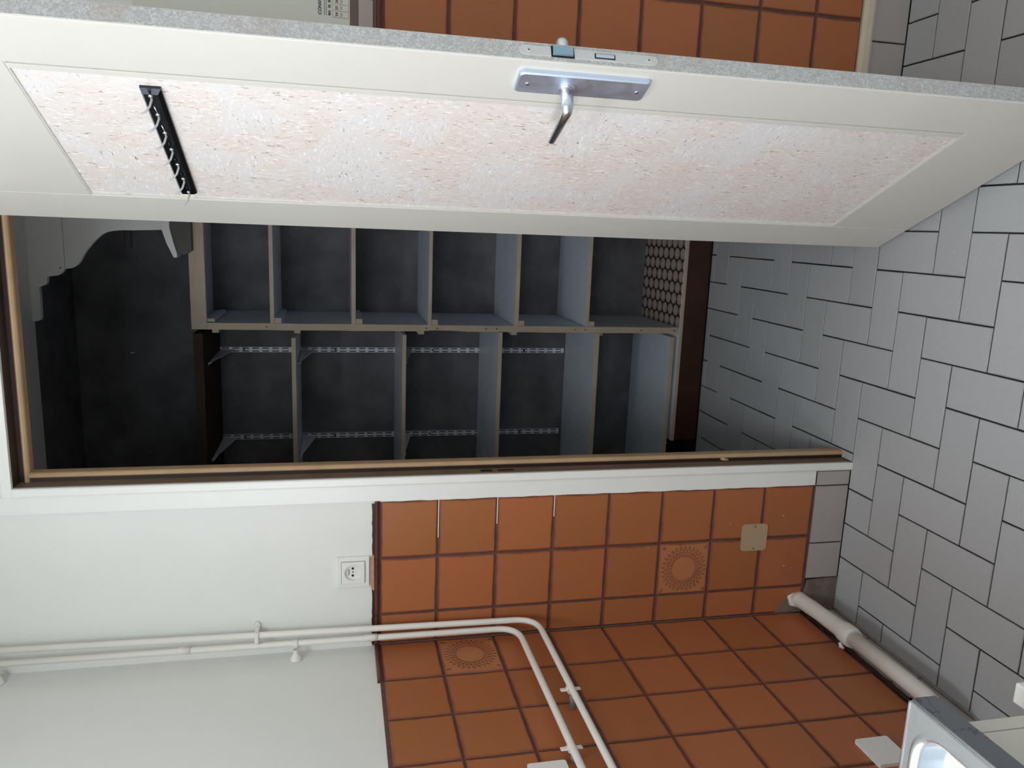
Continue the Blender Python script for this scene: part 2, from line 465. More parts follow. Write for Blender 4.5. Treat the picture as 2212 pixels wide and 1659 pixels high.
# wall tiles ----------------------------------------------------------------
J = .0048
def petals(parent):
    """pressed sunflower relief: three rings of leaves and four corner leaves"""
    b = B()
    def leafm(cx, cz, ang, L, W):
        c, s_ = math.cos(ang), math.sin(ang)
        def T(u, v): return (cx+u*c-v*s_, cz+u*s_+v*c)
        out = [(-.5, 0), (-.25, -.42), (.12, -.48), (.5, 0), (.12, .48), (-.25, .42)]
        o_ = [T(u*L, v*W) for u, v in out]; i_ = [T(u*L*.62, v*W*.58) for u, v in out]
        vo = [b.bm.verts.new((p[0], .0006, p[1])) for p in o_]; vt = [b.bm.verts.new((p[0]*.995+cx*.005, -.0009, p[1]*.995+cz*.005)) for p in o_]
        vi = [b.bm.verts.new((p[0], .0002, p[1])) for p in i_]
        for k in range(6):
            n = (k+1) % 6
            b.bm.faces.new((vo[k], vo[n], vt[n], vt[k])); f = b.bm.faces.new((vt[k], vt[n], vi[n], vi[k])); f.material_index = 1
        f = b.bm.faces.new(vi); f.material_index = 1
    for r, n, off, L, W in ((.0405, 30, 0, .0125, .0062), (.0515, 30, .5, .0125, .0070), (.0625, 30, 0, .0118, .0068)):
        for k in range(n):
            a = 2*PI*(k+off)/n; leafm(r*math.cos(a), r*math.sin(a), a, L, W)
    for sx in (-1, 1):
        for sz in (-1, 1): leafm(sx*.0635, sz*.0635, math.atan2(sz, sx), .014, .008)
    o = b.obj('petal_relief', ['relief_light', 'relief_dark'], parent)
    o['kind'] = 'stuff'
    return o
M['relief_light'] = paint('pressed_petal_rim', srgb(190, 124, 84), .4, .1, 30, 0)
M['relief_dark'] = paint('pressed_petal_hollow', srgb(84, 44, 28), .45, .2, 40, 0)
def wtile(parent, a0, a1, z0, z1, left=False, name='wall_tile', mat='tile_brown'):
    c = (a0+a1)/2; wx = abs(a1-a0)-J; wz = z1-z0-J
    if left: loc, rz = (0, c, (z0+z1)/2), PI/2
    else: loc, rz = (c, 0, (z0+z1)/2), 0
    o = link(name, wall_mesh(wx, wz, mat), None, parent, loc, rz)
    o.rotation_euler = (random.uniform(-.003, .003), 0, rz+random.uniform(-.002, .002))
    return o
def zrow(k): return ZT-k*PZ
colsL = [(0.001, .0821), (.0821, .2371), (.2371, .3925)]
for ci, (a0, a1) in enumerate(colsL):
    for k in range(8):
        nm = 'decorated_tile' if (ci == 1 and k == 5) else 'wall_tile'
        o = wtile(wall_back, a0, a1, zrow(k+1), zrow(k)-(.006 if k == 0 else 0), name=nm, mat='tile_tan' if nm[0] == 'd' else 'tile_brown')
        if nm == 'decorated_tile':
            o['label'] = 'brown tile pressed with a ring of petals'; petals(o)
cR = [1.628+PX*k for k in range(-3, 6)]
for a0, a1 in zip(cR, cR[1:]):
    for k in range(8):
        wtile(wall_back, a0, min(a1, RX), max(zrow(k+1), .142), zrow(k)-(.006 if k == 0 else 0))
ys = [0, -.171]+[-.171-PX*k for k in range(1, 8)]
for ci, (a0, a1) in enumerate(zip(ys, ys[1:])):
    for k in range(8):
        nm = 'decorated_tile' if (ci == 0 and k == 1) else 'wall_tile'
        o = wtile(wall_left, a1, a0-(.001 if ci == 0 else 0), zrow(k+1), zrow(k)-(.006 if k == 0 else 0), True, nm, 'tile_tan' if nm[0] == 'd' else 'tile_brown')
        if nm == 'decorated_tile':
            o['label'] = 'brown tile pressed with a ring of petals'; petals(o)
g = B().box(0.0, .394, .003, .0062, .113, ZT+.001).box(cR[0], RX, .003, .0062, .14, ZT+.001).obj('grout', 'grout', wall_back)
g = B().box(-.0062, -.003, ys[-1], -.001, .113, ZT+.001).obj('grout', 'grout', wall_left)
pts = [(.0005, -.0005, .113+.05*k+.0*k) for k in range(26)]
B().tube(pts, [.0032+random.uniform(-.0006, .0006) for _ in pts], 6).obj('corner_grout', 'grout', wall_left)
# dark glazed trim on top of the tiling (rounded)
def trim_piece(parent, a0, a1, left=False):
    prof = [(.006, 0), (-.003, 0), (-.0055, .004), (-.003, .0095), (.006, .011)]
    b = B(); b.prism([(p[0], p[1]) for p in prof], 'x', -abs(a1-a0)/2+.0008, abs(a1-a0)/2-.0008)
    loc = (0, (a0+a1)/2, ZT-.003) if left else ((a0+a1)/2, 0, ZT-.003)
    return b.obj('trim_tile', 'tile_trim', parent, loc, PI/2 if left else 0)
for a0, a1 in colsL: trim_piece(wall_back, a0, a1)
for a0, a1 in zip(cR, cR[1:]): trim_piece(wall_back, a0, min(a1, RX))
trim_piece(wall_left, -.171, -.001, True)
# ragged plaster lip and bare patch above the trim below the socket
b = B(); xs = [.002+.0085*k for k in range(46)]
top = [ZT+.0125+random.uniform(0, .0022) for _ in xs]
poly = [(x, ZT+.0065) for x in xs]+[(x, z) for x, z in reversed(list(zip(xs, top)))]
b.prism(poly, 'y', .001, .0065); b.obj('grout_lip', 'jamb_dark', wall_back)
poly = [(.150+.0, ZT+.008), (.158, ZT+.016), (.172, ZT+.0185), (.236, ZT+.0185), (.243, ZT+.015), (.25, ZT+.009)]
B().prism(poly, 'y', .0005, .006).obj('plaster_patch', 'plaster_patch', wall_back)
# white paint line along the tile edge beside the door
b = B(); zz = [.118+.0245*k for k in range(51)]
poly = [(.3935, z) for z in zz]+[(.3915-random.uniform(0, .0018), z) for z in reversed(zz)]
b.prism(poly, 'y', -.001, .0062); b.box(.3925, OX0-.021, .0, .0062, .118, 2.2)
for k, L__ in ((1, .105), (2, .075), (3, .062)):
    b.box(.3925-L__, .3930, .0012, .0035, zrow(k)-.0012, zrow(k)+.0009)
b.obj('paint_band', 'white_gloss', wall_back)

# grey skirting tiles --------------------------------------------------------
def sk(parent, a0, a1, z1=.1135, left=False):
    c = (a0+a1)/2; wx = abs(a1-a0)-.003; wz = z1-ZF-.002
    loc = (0, c, (ZF+z1)/2) if left else (c, 0, (ZF+z1)/2)
    return link('skirting_tile', wall_mesh(wx, wz, 'tile_grey_v', .0012), None, parent, loc, PI/2 if left else 0)
bb = B().box(.0, OX0-.022, .0035, .0065, ZF, .1135).obj('baseboard_back_left', 'grout_floor'); tag(bb, 'grey tile skirting left of the door', kind='structure')
for a0, a1 in ((.103, .213), (.213, .388), (.388, .432)): sk(bb, a0, a1)
poly = [(0, ZF), (.103, ZF), (.101, .07), (.098, .106), (.06, .113), (.03, .116), (.02, .14), (0, .15)]
B().prism(poly, 'y', -.003, .0035).obj('cement_patch', 'cement', bb)
bbr = B().box(1.165, RX, .0035, .0065, ZF, .1135).obj('baseboard_back_right', 'grout_floor'); tag(bbr, 'grey tile skirting right of the door', kind='structure')
e = [1.165, 1.181, 1.381, 1.581, 1.781, 1.981, 2.181, 2.381, RX]
for a0, a1 in zip(e, e[1:]): sk(bbr, a0, a1)
bbl = B().box(-.0065, -.0035, -1.26, -.002, ZF, .108).obj('baseboard_left', 'cement'); tag(bbl, 'grey tile skirting behind the drain pipe', kind='structure')
e = [-.003, -.17, -.37, -.57, -.77, -.97, -1.17]
for a0, a1 in zip(e, e[1:]): sk(bbl, a1, a0, .106, True)
# grubby cement bead between the left tiling and its skirting
pts = [(.004+random.uniform(-.001, .002), -.004-.02*k, .113+random.uniform(-.0015, .0015)) for k in range(62)]
B().tube(pts, [random.uniform(.004, .0065) for _ in pts], 6).obj('cement_bead', 'jamb_dark', bbl)
pts = [(.0045, -.006-.05*k, ZF+.001) for k in range(24)]
B().tube(pts, .005, 6).obj('floor_joint', 'caulk', bbl)
poly = [(0.001, .114), (.062, .114), (.058, .135), (.045, .150), (.040, .172), (.022, .190), (.001, .205)]
B().prism(poly, 'y', -.0012, .0).obj('cement_smear', 'cement', wall_back)
# cream cove strip over the right skirting
prof = [(.006, .1135), (-.010, .1135), (-.012, .120), (-.010, .134), (-.003, .142), (.006, .1435)]
tr = B().prism(prof, 'x', 1.165, RX).obj('trim_1', 'cream'); tag(tr, 'cream wooden strip between brown tiles and grey skirting', kind='structure')

# ------------------------------------------------------------------ door frame
df = empty('door_frame', (OX0, 0, ZF)); tag(df, 'white architrave and tan jamb around the closet opening', kind='structure')
def dfo(b, name, mat): return b.obj(name, mat, df, (-OX0, 0, -ZF))
AW = .0215
poly = [(OX0-AW, -.0035), (OX0-AW+.004, -.0055), (OX0-.003, -.0055), (OX0, -.003), (OX0, .0065), (OX0-AW, .0065)]
b = B().prism(poly, 'z', ZF, OZ); dfo(b, 'architrave', 'white_gloss')
b = B().box(OX0-AW, OX1+AW, -.0055, .0065, OZ, OZ+AW, bev=.0015); dfo(b, 'architrave', 'white_gloss')
poly = [(OX1+AW, -.0035), (OX1+AW-.004, -.0055), (OX1, -.0055), (OX1, .0065), (OX1+AW, .0065)]
b = B().prism(poly, 'z', ZF, OZ); dfo(b, 'architrave', 'white_gloss')
b = B().box(OX1+AW, 1.163, .0, .0062, .118, ZT+.01); dfo(b, 'plaster_band', 'white_gloss')
for sx, X in ((1, OX0), (-1, OX1)):
    xa, xb = sorted((X, X-sx*.004))
    b = B().box(xa, xb, .0066, .075, ZF, OZ+.004); dfo(b, 'jamb', 'jamb_mid')
    # stop moulding with rounded nose, standing off the reveal by a dark groove
    prof = [(X, .052), (X+sx*.009, .052), (X+sx*.009, .047), (X+sx*.012, .0435), (X+sx*.017, .0435), (X+sx*.0205, .047), (X+sx*.022, .052), (X+sx*.022, .0735), (X, .0735)]
    b = B().prism(prof, 'z', ZF, OZ-.020); dfo(b, 'stop', 'jamb')
    xa, xb = sorted((X, X+sx*.009))
    b = B().box(xa, xb, .0475, .0519, ZF, OZ-.02); dfo(b, 'groove_strip', 'jamb_dark')
b = B().box(OX0, OX1, .0066, .075, OZ, OZ+.004); dfo(b, 'head_jamb', 'jamb_dark')
prof = [(.052, OZ), (.052, OZ-.009), (.047, OZ-.009), (.0435, OZ-.012), (.0435, OZ-.017), (.047, OZ-.0205), (.052, OZ-.022), (.0735, OZ-.022), (.0735, OZ)]
b = B().prism(prof, 'x', OX0, OX1); dfo(b, 'head_stop', 'jamb')
b = B().box(OX0, OX1, .0475, .0519, OZ-.009, OZ); dfo(b, 'groove_strip', 'jamb_dark')
# strike openings in the left jamb
b = B().box(OX0+.0001, OX0+.0012, .016, .034, 1.055, 1.086); dfo(b, 'strike_hole', 'black')
b = B().box(OX0+.0001, OX0+.0012, .020, .031, .998, 1.040); dfo(b, 'strike_hole', 'black')
b = B().box(OX0+.0001, OX0+.0008, .010, .040, .975, 1.11); dfo(b, 'strike_plate', 'jamb_mid')
b = B().tube([(OX0+.010, .046, .395), (OX0+.006, .045, .385), (OX0+.004, .045, .372)], [.006, .005, .003], 8); dfo(b, 'filler_lump', 'jamb')

# ------------------------------------------------------------------ door leaf
AW_L = .657; TH = .034; ZB, ZTOP = .028, 2.150
door = empty('door_1', (1.063, -.021, 0), math.atan2(-.90876, .41731))
tag(door, 'open cream door leaf with a pale flecked wallpaper panel', kind='structure')
A0, A1, PZ0, PZ1 = .114, .547, .243, 1.930
def dl(b, name, mats): return b.obj(name, mats, door)
sb = .0022
b = B().box(A1, AW_L, 0, TH, ZB, ZTOP, bev=sb); dl(b, 'stile', ['leaf_paint'])
b = B().box(0, A0, 0, TH, ZB, ZTOP, bev=.0015); dl(b, 'stile', ['leaf_paint'])
b = B().box(A0, A1, 0.0002, TH-.0002, ZB, PZ0, bev=.001); dl(b, 'rail', ['leaf_paint'])
b = B().box(A0, A1, 0.0002, TH-.0002, PZ1, ZTOP, bev=.001); dl(b, 'rail', ['leaf_paint'])
b = B().box(A0+.0005, A1-.0005, .0045, TH-.002, PZ0, PZ1); dl(b, 'panel', ['wallpaper'])['label'] = 'pale wallpaper panel with brown flecks'
b = B().box(A1-.0165, A1-.0042, .001, .0046, PZ0+.002, PZ1-.002, bev=.001); dl(b, 'bead', ['leaf_paint'])
b = B().box(A0, A0+.0025, .0015, .0046, PZ0, PZ1); b.box(A0, A1, .0015, .0046, PZ1-.0025, PZ1); b.box(A0, A1-.02, .0015, .0046, PZ0, PZ0+.0025); dl(b, 'bead', ['leaf_paint'])
b = B().box(AW_L-.0002, AW_L+.0006, .0024, TH-.0022, ZB+.002, ZTOP-.002); dl(b, 'edge_band', ['edge_grey'])['label'] = 'worn grey lock edge'
# mortise lock on the edge
lk = B(); poly = rrect(.0095, .0265, .932, 1.165, .0084)
lk.prism([(y, z) for y, z in poly], 'x', AW_L+.0004, AW_L+.0016)
lock = dl(lk, 'lock_plate', ['lock'])
prof = [(.009, 0), (.009, .022), (.0275, .022), (.0275, 0)]
B().box(AW_L+.0016, AW_L+.0019, .0085, .0285, 1.075, 1.1135).obj('bolt_slot', 'black', lock)
b = B(); b.prism([(AW_L-.002, .0095), (AW_L+.0045, .0135), (AW_L+.0065, .026), (AW_L-.002, .0275)], 'z', 1.0775, 1.111); b.obj('latch_bolt', 'bolt', lock)
B().box(AW_L+.0016, AW_L+.002, .0125, .0215, 1.006, 1.041).obj('deadbolt_slot', 'black', lock)
B().box(AW_L+.0018, AW_L+.0035, .0142, .0202, 1.008, 1.039, bev=.0005).obj('deadbolt', 'alu', lock)
for z in (1.150, .948):
    B().cyl((AW_L+.0012, .018, z), (AW_L+.0022, .018, z), .0042, .0036, 14).obj('screw', 'lock', lock)
    B().cyl((AW_L+.0021, .018, z), (AW_L+.0024, .018, z), .0015, .0013, 8).obj('screw_slot', 'black', lock)
# handle plates and levers, both sides
for side in (-1, 1):
    y0 = 0 if side < 0 else TH
    yy = lambda d: y0+side*d
    b = B(); P0 = rrect(.584, .637, .936, 1.160, .008); P1 = rrect(.5865, .6345, .9385, 1.1575, .007)
    v0 = [b.bm.verts.new((x, yy(0), z)) for x, z in P0]; v1 = [b.bm.verts.new((x, yy(.0075), z)) for x, z in P0]; v2 = [b.bm.verts.new((x, yy(.0095), z)) for x, z in P1]
    n = len(v0)
    for r0, r1 in ((v0, v1), (v1, v2)):
        for k in range(n): b.bm.faces.new((r0[k], r0[(k+1) % n], r1[(k+1) % n], r1[k]))
    b.bm.faces.new(v2); b.bm.faces.new(v0[::-1])
    pl = dl(b, 'handle_plate', ['alu']); 
    for z in (1.142, .953):
        B().cyl((.609, yy(.009), z), (.609, yy(.0105), z), .0042, .0036, 14).obj('screw', 'chrome', pl)
    B().lathe([(.0135, 0), (.0135, .003), (.0115, .006)], (.607, yy(.0093), 1.075), (0, side, 0), 20).obj('rosette', 'chrome', pl)
    zc = 1.0755
    path = fillet([(.607, yy(.012), zc), (.607, yy(.052), zc), (.497, yy(.044), zc-.002)], .011, 6)
    # oval bar: wide flat neck, slimmer grip
    b = B(); n = 14; rings = []
    for i, p in enumerate(path):
        t = (path[min(i+1, len(path)-1)]-path[max(i-1, 0)]).normalized()
        zax = Vector((0, 0, 1)); u = t.cross(zax).normalized()
        s_ = i/(len(path)-1)
        rw, rh = (.0068, .0105-.0018*s_) if i < 3 else (.0055, .0085)
        if i == len(path)-1: rw, rh = .0042, .0062
        rings.append([b.bm.verts.new(p+u*rw*math.cos(2*PI*k/n)+zax*rh*math.sin(2*PI*k/n)) for k in range(n)])
    for ra, rb in zip(rings, rings[1:]):
        for k in range(n):
            f = b.bm.faces.new((ra[k], ra[(k+1) % n], rb[(k+1) % n], rb[k])); f.smooth = True
    b.bm.faces.new(rings[0][::-1]); b.bm.faces.new(rings[-1])
    dl(b, 'door_handle', ['chrome'])['label'] = 'polished lever handle'
# hinges
for z in (.30, 1.15, 1.95):
    B().cyl((-.004, .020, z-.045), (-.004, .020, z+.045), .007, None, 12).obj('hinge', 'chrome', door)

# hook rack on the wallpaper panel (a thing fixed to the leaf, top level)
dm = Matrix.Translation((1.063, -.021, 0)) @ Matrix.Rotation(math.atan2(-.90876, .41731), 4, 'Z')
rk = empty('hook_rack', dm @ Vector((.325, .0045, 1.742)), math.atan2(-.90876, .41731))
tag(rk, 'black hammered metal key rack with seven grey wire hooks near the top of the door', 'hook rack')
M['rack'] = metal('black_hammered_metal', (.05, .055, .065), .33, .2, 90)
b = B(); t = .032
P0 = [(-.181, .0125), (-.181, -.0185), (.181, -.0225), (.181, .0095)]
P1 = [(-.176, .0085), (-.176, -.0125), (.172, -.0165), (.172, .0055)]
v0 = [b.bm.verts.new((x, 0, z)) for x, z in P0]; v1 = [b.bm.verts.new((x, -.005, z)) for x, z in P0]; v2 = [b.bm.verts.new((x, -.0105, z)) for x, z in P1]
for r0, r1 in ((v0, v1), (v1, v2)):
    for k in range(4): b.bm.faces.new((r0[k], r0[(k+1) % 4], r1[(k+1) % 4], r1[k]))
b.bm.faces.new(v2); b.bm.faces.new(v0[::-1])
b.obj('rack_bar', 'rack', rk)
M['wire'] = paint('grey_coated_wire', srgb(182, 184, 184), .35, .06, 40, 0)
for k, a in enumerate((.494, .440, .383, .327, .272, .216, .160)):
    x = a-.325; z = -.005
    pts = [(x, -.010, z), (x, -.018, z-.002), (x-.001, -.030, z+.001), (x-.003, -.038, z+.007), (x-.004, -.042, z+.014)]
    hk = B().tube(pts, .0019, 8).obj('hook', 'wire', rk)
    B().lathe([(.0042, 0), (.0036, .0022), (.001, .003)], (x, -.0104, z), (0, -1, 0), 12).obj('hook_collar', 'chrome', hk)
    B().tube([(x+.002, -.0104, z), (x+.014, -.0135, z-.001), (x+.024, -.0108, z+.001)], .0012, 6).obj('hook_shank', 'chrome' if k in (1, 2) else 'rack', hk)

# ------------------------------------------------------------------ closet: shelving unit on the right
YF = .98
su = empty('shelving_unit', (.70, YF, ZF)); tag(su, 'right-hand closet shelving with thick tan upright board and five shelves', 'shelving')
def suo(b, name, mats): return b.obj(name, mats, su, (-.70, -YF, -ZF))
def facemat(o_, front=(0, -1, 0)):
    """front faces take the second material slot"""
    for p in o_.data.polygons:
        if p.normal.y < -.9: p.material_index = 1
    return o_
rnd = random.Random(3)
# upright with ragged front edge
b = B(); zz = [.124+.0605*k for k in range(31)]
L_ = [(.690+(0.004 if 1.0 < z < 1.12 else 0)+rnd.uniform(-.0006, .0006), z) for z in zz]
R_ = [(.7135+rnd.uniform(-.0006, .0006), z) for z in zz]
b.prism(L_+R_[::-1], 'y', YF, CB-.002)
o = suo(b, 'upright_board', ['shelf_top', 'shelf_edge']); facemat(o)
for z in (1.925, 1.905, 1.69, 1.125, 1.085, .90, .86, .55, .51, .28, .14):
    b = B().cyl((.702, YF-.0008, z), (.702, YF+.002, z), .0028, None, 10); suo(b, 'screw', 'jamb_dark')
for za, zb in ((1.664, 1.678), (1.381, 1.396), (1.106, 1.119), (.776, .791), (.497, .511)):
    b = B().box(.7137, CR-.002, YF+.001, CB-.002, za, zb, bev=.001); o = suo(b, 'shelf', ['shelf_top', 'shelf_edge']); facemat(o)
    b = B().box(.7137, .733, YF+.006, YF+.30, za-.024, za-.0002, bev=.001); o = suo(b, 'cleat', ['shelf_top', 'shelf_edge']); facemat(o)
b = B().box(.691, CR-.002, YF-.006, YF+.014, 1.889, 1.9395, bev=.0012); o = suo(b, 'top_beam', ['fascia', 'shelf_edge']); facemat(o)
b = B().box(.7137, CR-.002, YF+.015, CB-.002, 1.925, 1.939); suo(b, 'top_board', 'shelf_top')
b = B().box(.717, .728, YF+.004, YF+.30, 1.864, 1.8888, bev=.001); o = suo(b, 'cleat', ['shelf_top', 'shelf_edge']); facemat(o)
for z in (1.60, 1.155, .80, .455, 1.878):
    b = B().box(.676, .6898, YF+.02, YF+.30, z-.024, z-.002, bev=.001); o = suo(b, 'cleat', ['shelf_top', 'shelf_edge']); facemat(o)
# base: plinth board, honeycomb vinyl top, dark kickboard
b = B().box(.250, CR-.002, YF-.004, CB-.002, .106, .1195, bev=.001); o = suo(b, 'base_board', ['shelf_top', 'shelf_edge']); facemat(o)
b = B().box(.7145, CR-.004, YF+.002, CB-.004, .1196, .1206); suo(b, 'shelf_liner', 'vinyl')['label'] = 'vinyl liner printed with pale ovals'
b = B().box(.252, CR-.004, YF, YF+.018, ZF+.001, .1058, bev=.001); suo(b, 'kickboard', 'kick')

# left-hand loose shelves on brackets
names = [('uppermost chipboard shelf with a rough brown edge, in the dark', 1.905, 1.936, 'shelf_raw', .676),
         ('second wall shelf from the top, grey painted, left of the tan upright', 1.592, 1.607, 'shelf_edge', .662),
         ('third wall shelf from the top, grey painted, left of the tan upright', 1.198, 1.212, 'shelf_edge', .676),
         ('fourth wall shelf from the top, below the third bracket pair', .836, .851, 'shelf_edge', .688),
         ('fifth wall shelf from the top, pale, second above the dark kickboard', .450, .467, 'shelf_edge', .688),
         ('lowest wall shelf, pale and close above the dark kickboard', .136, .153, 'shelf_edge', .675)]
for lab, za, zb, em, xr in names:
    b = B().box(CL+.001, xr, YF, CB-.005, za, zb, bev=.001)
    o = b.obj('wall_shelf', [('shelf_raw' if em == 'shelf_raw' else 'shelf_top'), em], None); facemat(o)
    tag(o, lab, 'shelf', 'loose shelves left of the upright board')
b = B().box(.27, .30, YF+.03, YF+.12, .1196, .1358); o = b.obj('wood_block', 'shelf_edge'); tag(o, 'small wooden block wedged under the lowest shelf at left', 'block')

# slotted wall uprights with brackets
for X, zlo, lab in ((.556, .473, 'slotted white wall rail nearer the tan upright board'), (.191, .478, 'slotted white wall rail nearer the left jamb')):
    u = empty('slotted_rail', (X, CB, zlo)); tag(u, lab, 'shelf rail', 'slotted rails on the closet back wall')
    b = B(); hi = 1.925-zlo; w2 = .0125; ya, yb = -.009, -.0005
    for xa, xb in ((-w2, -.0085), (-.0035, .0035), (.0085, w2)): b.box(xa, xb, ya, ya+.0015, 0, hi)
    z = 0.0
    while z < hi-.012:
        b.box(-w2+.0001, w2-.0001, ya+.0001, ya+.0014, z, min(z+.012, hi)); z += .0385
    b.box(-w2, -w2+.0015, ya, yb, 0, hi).box(w2-.0015, w2, ya, yb, 0, hi)
    b.obj('rail', 'upright', u)
    for zs in (.18, .58, .98, 1.34):
        B().cyl((0, -.0098, zs), (0, -.008, zs), .004, None, 10).obj('screw', 'jamb_dark', u)
    for zt in (1.9045, 1.5915, 1.1975):
        z1 = zt-zlo-.0008
        poly = [(-.009, z1), (-.325, z1), (-.325, z1-.010), (-.26, z1-.014), (-.03, z1-.055), (-.009, z1-.058)]
        b = B().prism(poly, 'x', -.0012, .0012); b.box(-.008, .0012, -.322, -.0095, z1-.0013, z1-.0002)
        b.obj('bracket', 'upright', u)
o = B().tube([(.545, CB, 2.222), (.545, CB-.025, 2.222), (.545, CB-.032, 2.232)], .0025, 8).obj('wall_hook', 'upright'); tag(o, 'tiny white hook alone high on the dark closet wall', 'hook')

# scalloped white panel high in the closet and rounded corner shelf
def smooth(pts, it=2):
    for _ in range(it):
        out = [pts[0]]
        for a, c in zip(pts, pts[1:]):
            out += [(a[0]*.75+c[0]*.25, a[1]*.75+c[1]*.25), (a[0]*.25+c[0]*.75, a[1]*.25+c[1]*.75)]
        out.append(pts[-1]); pts = out
    return pts
PO = (1.0, .957, 2.0)
sp_ = empty('scalloped_panel', PO); tag(sp_, 'grey-white board with scalloped edge hanging from the closet ceiling', 'panel')
po = tuple(-c for c in PO)
up = [(.716, 2.4275)]+smooth([(.716, 2.414), (.720, 2.4015), (.739, 2.400), (.829, 2.3995)], 1)+smooth([(.833, 2.390), (.836, 2.380), (.845, 2.375), (.864, 2.373)], 1)+smooth([(.865, 2.362), (.868, 2.339), (.880, 2.325), (.891, 2.319)], 1)
B().prism(up+[(CR-.01, 2.319), (CR-.01, 2.4275)], 'y', .957, .977).obj('upper_board', 'fascia', sp_, po)
lo = smooth([(.891, 2.3185), (.891, 2.301), (.905, 2.276), (.944, 2.256), (.966, 2.238), (.985, 2.222), (1.013, 2.192), (1.021, 2.150), (1.022, 2.105)], 2)+[(1.027, 2.013)]
B().prism(lo+[(CR-.01, 2.013), (CR-.01, 2.3175), (.892, 2.3175)], 'y', .9575, .9765).obj('lower_board', 'fascia', sp_, po)
for x, z in ((.861, 2.353), (.893, 2.332)):
    B().cyl((x, .9562, z), (x, .958, z), .0026, None, 8).obj('screw', 'jamb_dark', sp_, po)
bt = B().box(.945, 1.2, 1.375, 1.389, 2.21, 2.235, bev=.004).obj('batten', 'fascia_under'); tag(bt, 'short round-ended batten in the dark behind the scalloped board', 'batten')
cs = empty('corner_shelf', (1.1, .95, 1.939)); tag(cs, 'rounded grey-white corner shelf end resting over the top beam', 'shelf')
# side view outline (x,z) with thickness, pale rim and dark belly
rim = [(1.20, 2.012), (1.035, 2.011), (.985, 1.996), (.955, 1.983), (.9385, 1.976), (.9385, 1.966), (.952, 1.965), (.985, 1.974), (1.035, 1.985), (1.20, 1.986)]
B().prism(rim, 'y', .918, .975).obj('rim', 'fascia', cs, (-1.1, -.95, -1.939))
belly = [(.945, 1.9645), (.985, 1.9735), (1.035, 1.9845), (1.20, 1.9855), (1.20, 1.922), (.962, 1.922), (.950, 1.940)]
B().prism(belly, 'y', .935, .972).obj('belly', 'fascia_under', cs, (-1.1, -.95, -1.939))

# ------------------------------------------------------------------ wall fittings
# socket
so = empty('wall_socket', (.206, WY, 1.411)); tag(so, 'white two-pin wall socket just above the brown tiles', 'socket')
b = B()
def rr4(h, y): return [b.bm.verts.new((x*h, y, z*h)) for x, z in ((-1, -1), (1, -1), (1, 1), (-1, 1))]
lv = [rr4(.0405, 0), rr4(.0405, -.0075), rr4(.0390, -.0090), rr4(.0300, -.0090), rr4(.0296, -.0050)]
for ra, rb in zip(lv, lv[1:]):
    for k in range(4): b.bm.faces.new((ra[k], ra[(k+1) % 4], rb[(k+1) % 4], rb[k]))
b.bm.faces.new(lv[-1]); b.obj('cover_plate', 'plastic_white', so)
b = B()
# raised inner insert with round recess
n = 40; ring = []
def sq(a, h):
    c, s_ = math.cos(a), math.sin(a); k_ = h/max(abs(c), abs(s_)); return (c*k_, s_*k_)
for kind, h, y in (('s', .029, -.0087), ('s', .0285, -.0130), ('s', .0275, -.0136), ('c', .0215, -.0136), ('c', .0208, -.0128), ('c', .0202, -.0060)):
    ring.append([b.bm.verts.new((sq(2*PI*k/n+PI/4, h)[0] if kind == 's' else h*math.cos(2*PI*k/n+PI/4), y, sq(2*PI*k/n+PI/4, h)[1] if kind == 's' else h*math.sin(2*PI*k/n+PI/4))) for k in range(n)])
for ra, rb in zip(ring, ring[1:]):
    for k in range(n): b.bm.faces.new((ra[k], ra[(k+1) % n], rb[(k+1) % n], rb[k]))
b.bm.faces.new(ring[-1]); ins = b.obj('insert', 'plastic_white', so)
for x in (-.0095, .0095):
    B().cyl((x, -.0061, .001), (x, -.0066, .001), .0032, None, 14).obj('pin_hole', 'black', so)
B().box(-.0022, .0022, -.0064, -.0061, -.001, .0025).obj('shutter_mark', 'ink_grey', so)
for x, z in ((-.0055, .0105), (.0, .0105), (.0055, .0105)):
    B().box(x-.002, x+.002, -.0064, -.0061, z-.0018, z+.0018).obj('rating_mark', 'ink_grey', so)
# beige blanking plate low on the back wall
bp = empty('blanking_plate', (.2425, 0, .295)); tag(bp, 'beige rounded blanking plate screwed over the lower brown tiles', 'cover plate')
B().prism(rrect(-.040, .040, -.0395, .0395, .010), 'y', -.004, -.0003).obj('plate', 'beige_cover', bp)
for x in (-.0325, .0325): B().cyl((x, -.0052, .0), (x, -.004, .0), .0028, None, 12).obj('screw', 'screw', bp)
# rotate screws to the vertical centre line as seen
# white plate low on the left wall
wp = empty('blank_socket_cover', (0, -.612, .307)); tag(wp, 'white square cover low on the left tiled wall beside the sink', 'cover plate')
B().prism([(y, z) for y, z in rrect(-.042, .042, -.040, .040, .004)], 'x', .0004, .009).obj('plate', 'plastic_white', wp)
wq = empty('socket_cover', (0, -.570, 1.035)); tag(wq, 'white cover beside the paired pipes at the frame edge', 'socket')
B().prism(rrect(-.041, .041, -.041, .041, .005), 'x', .0004, .010).obj('plate', 'plastic_white', wq)
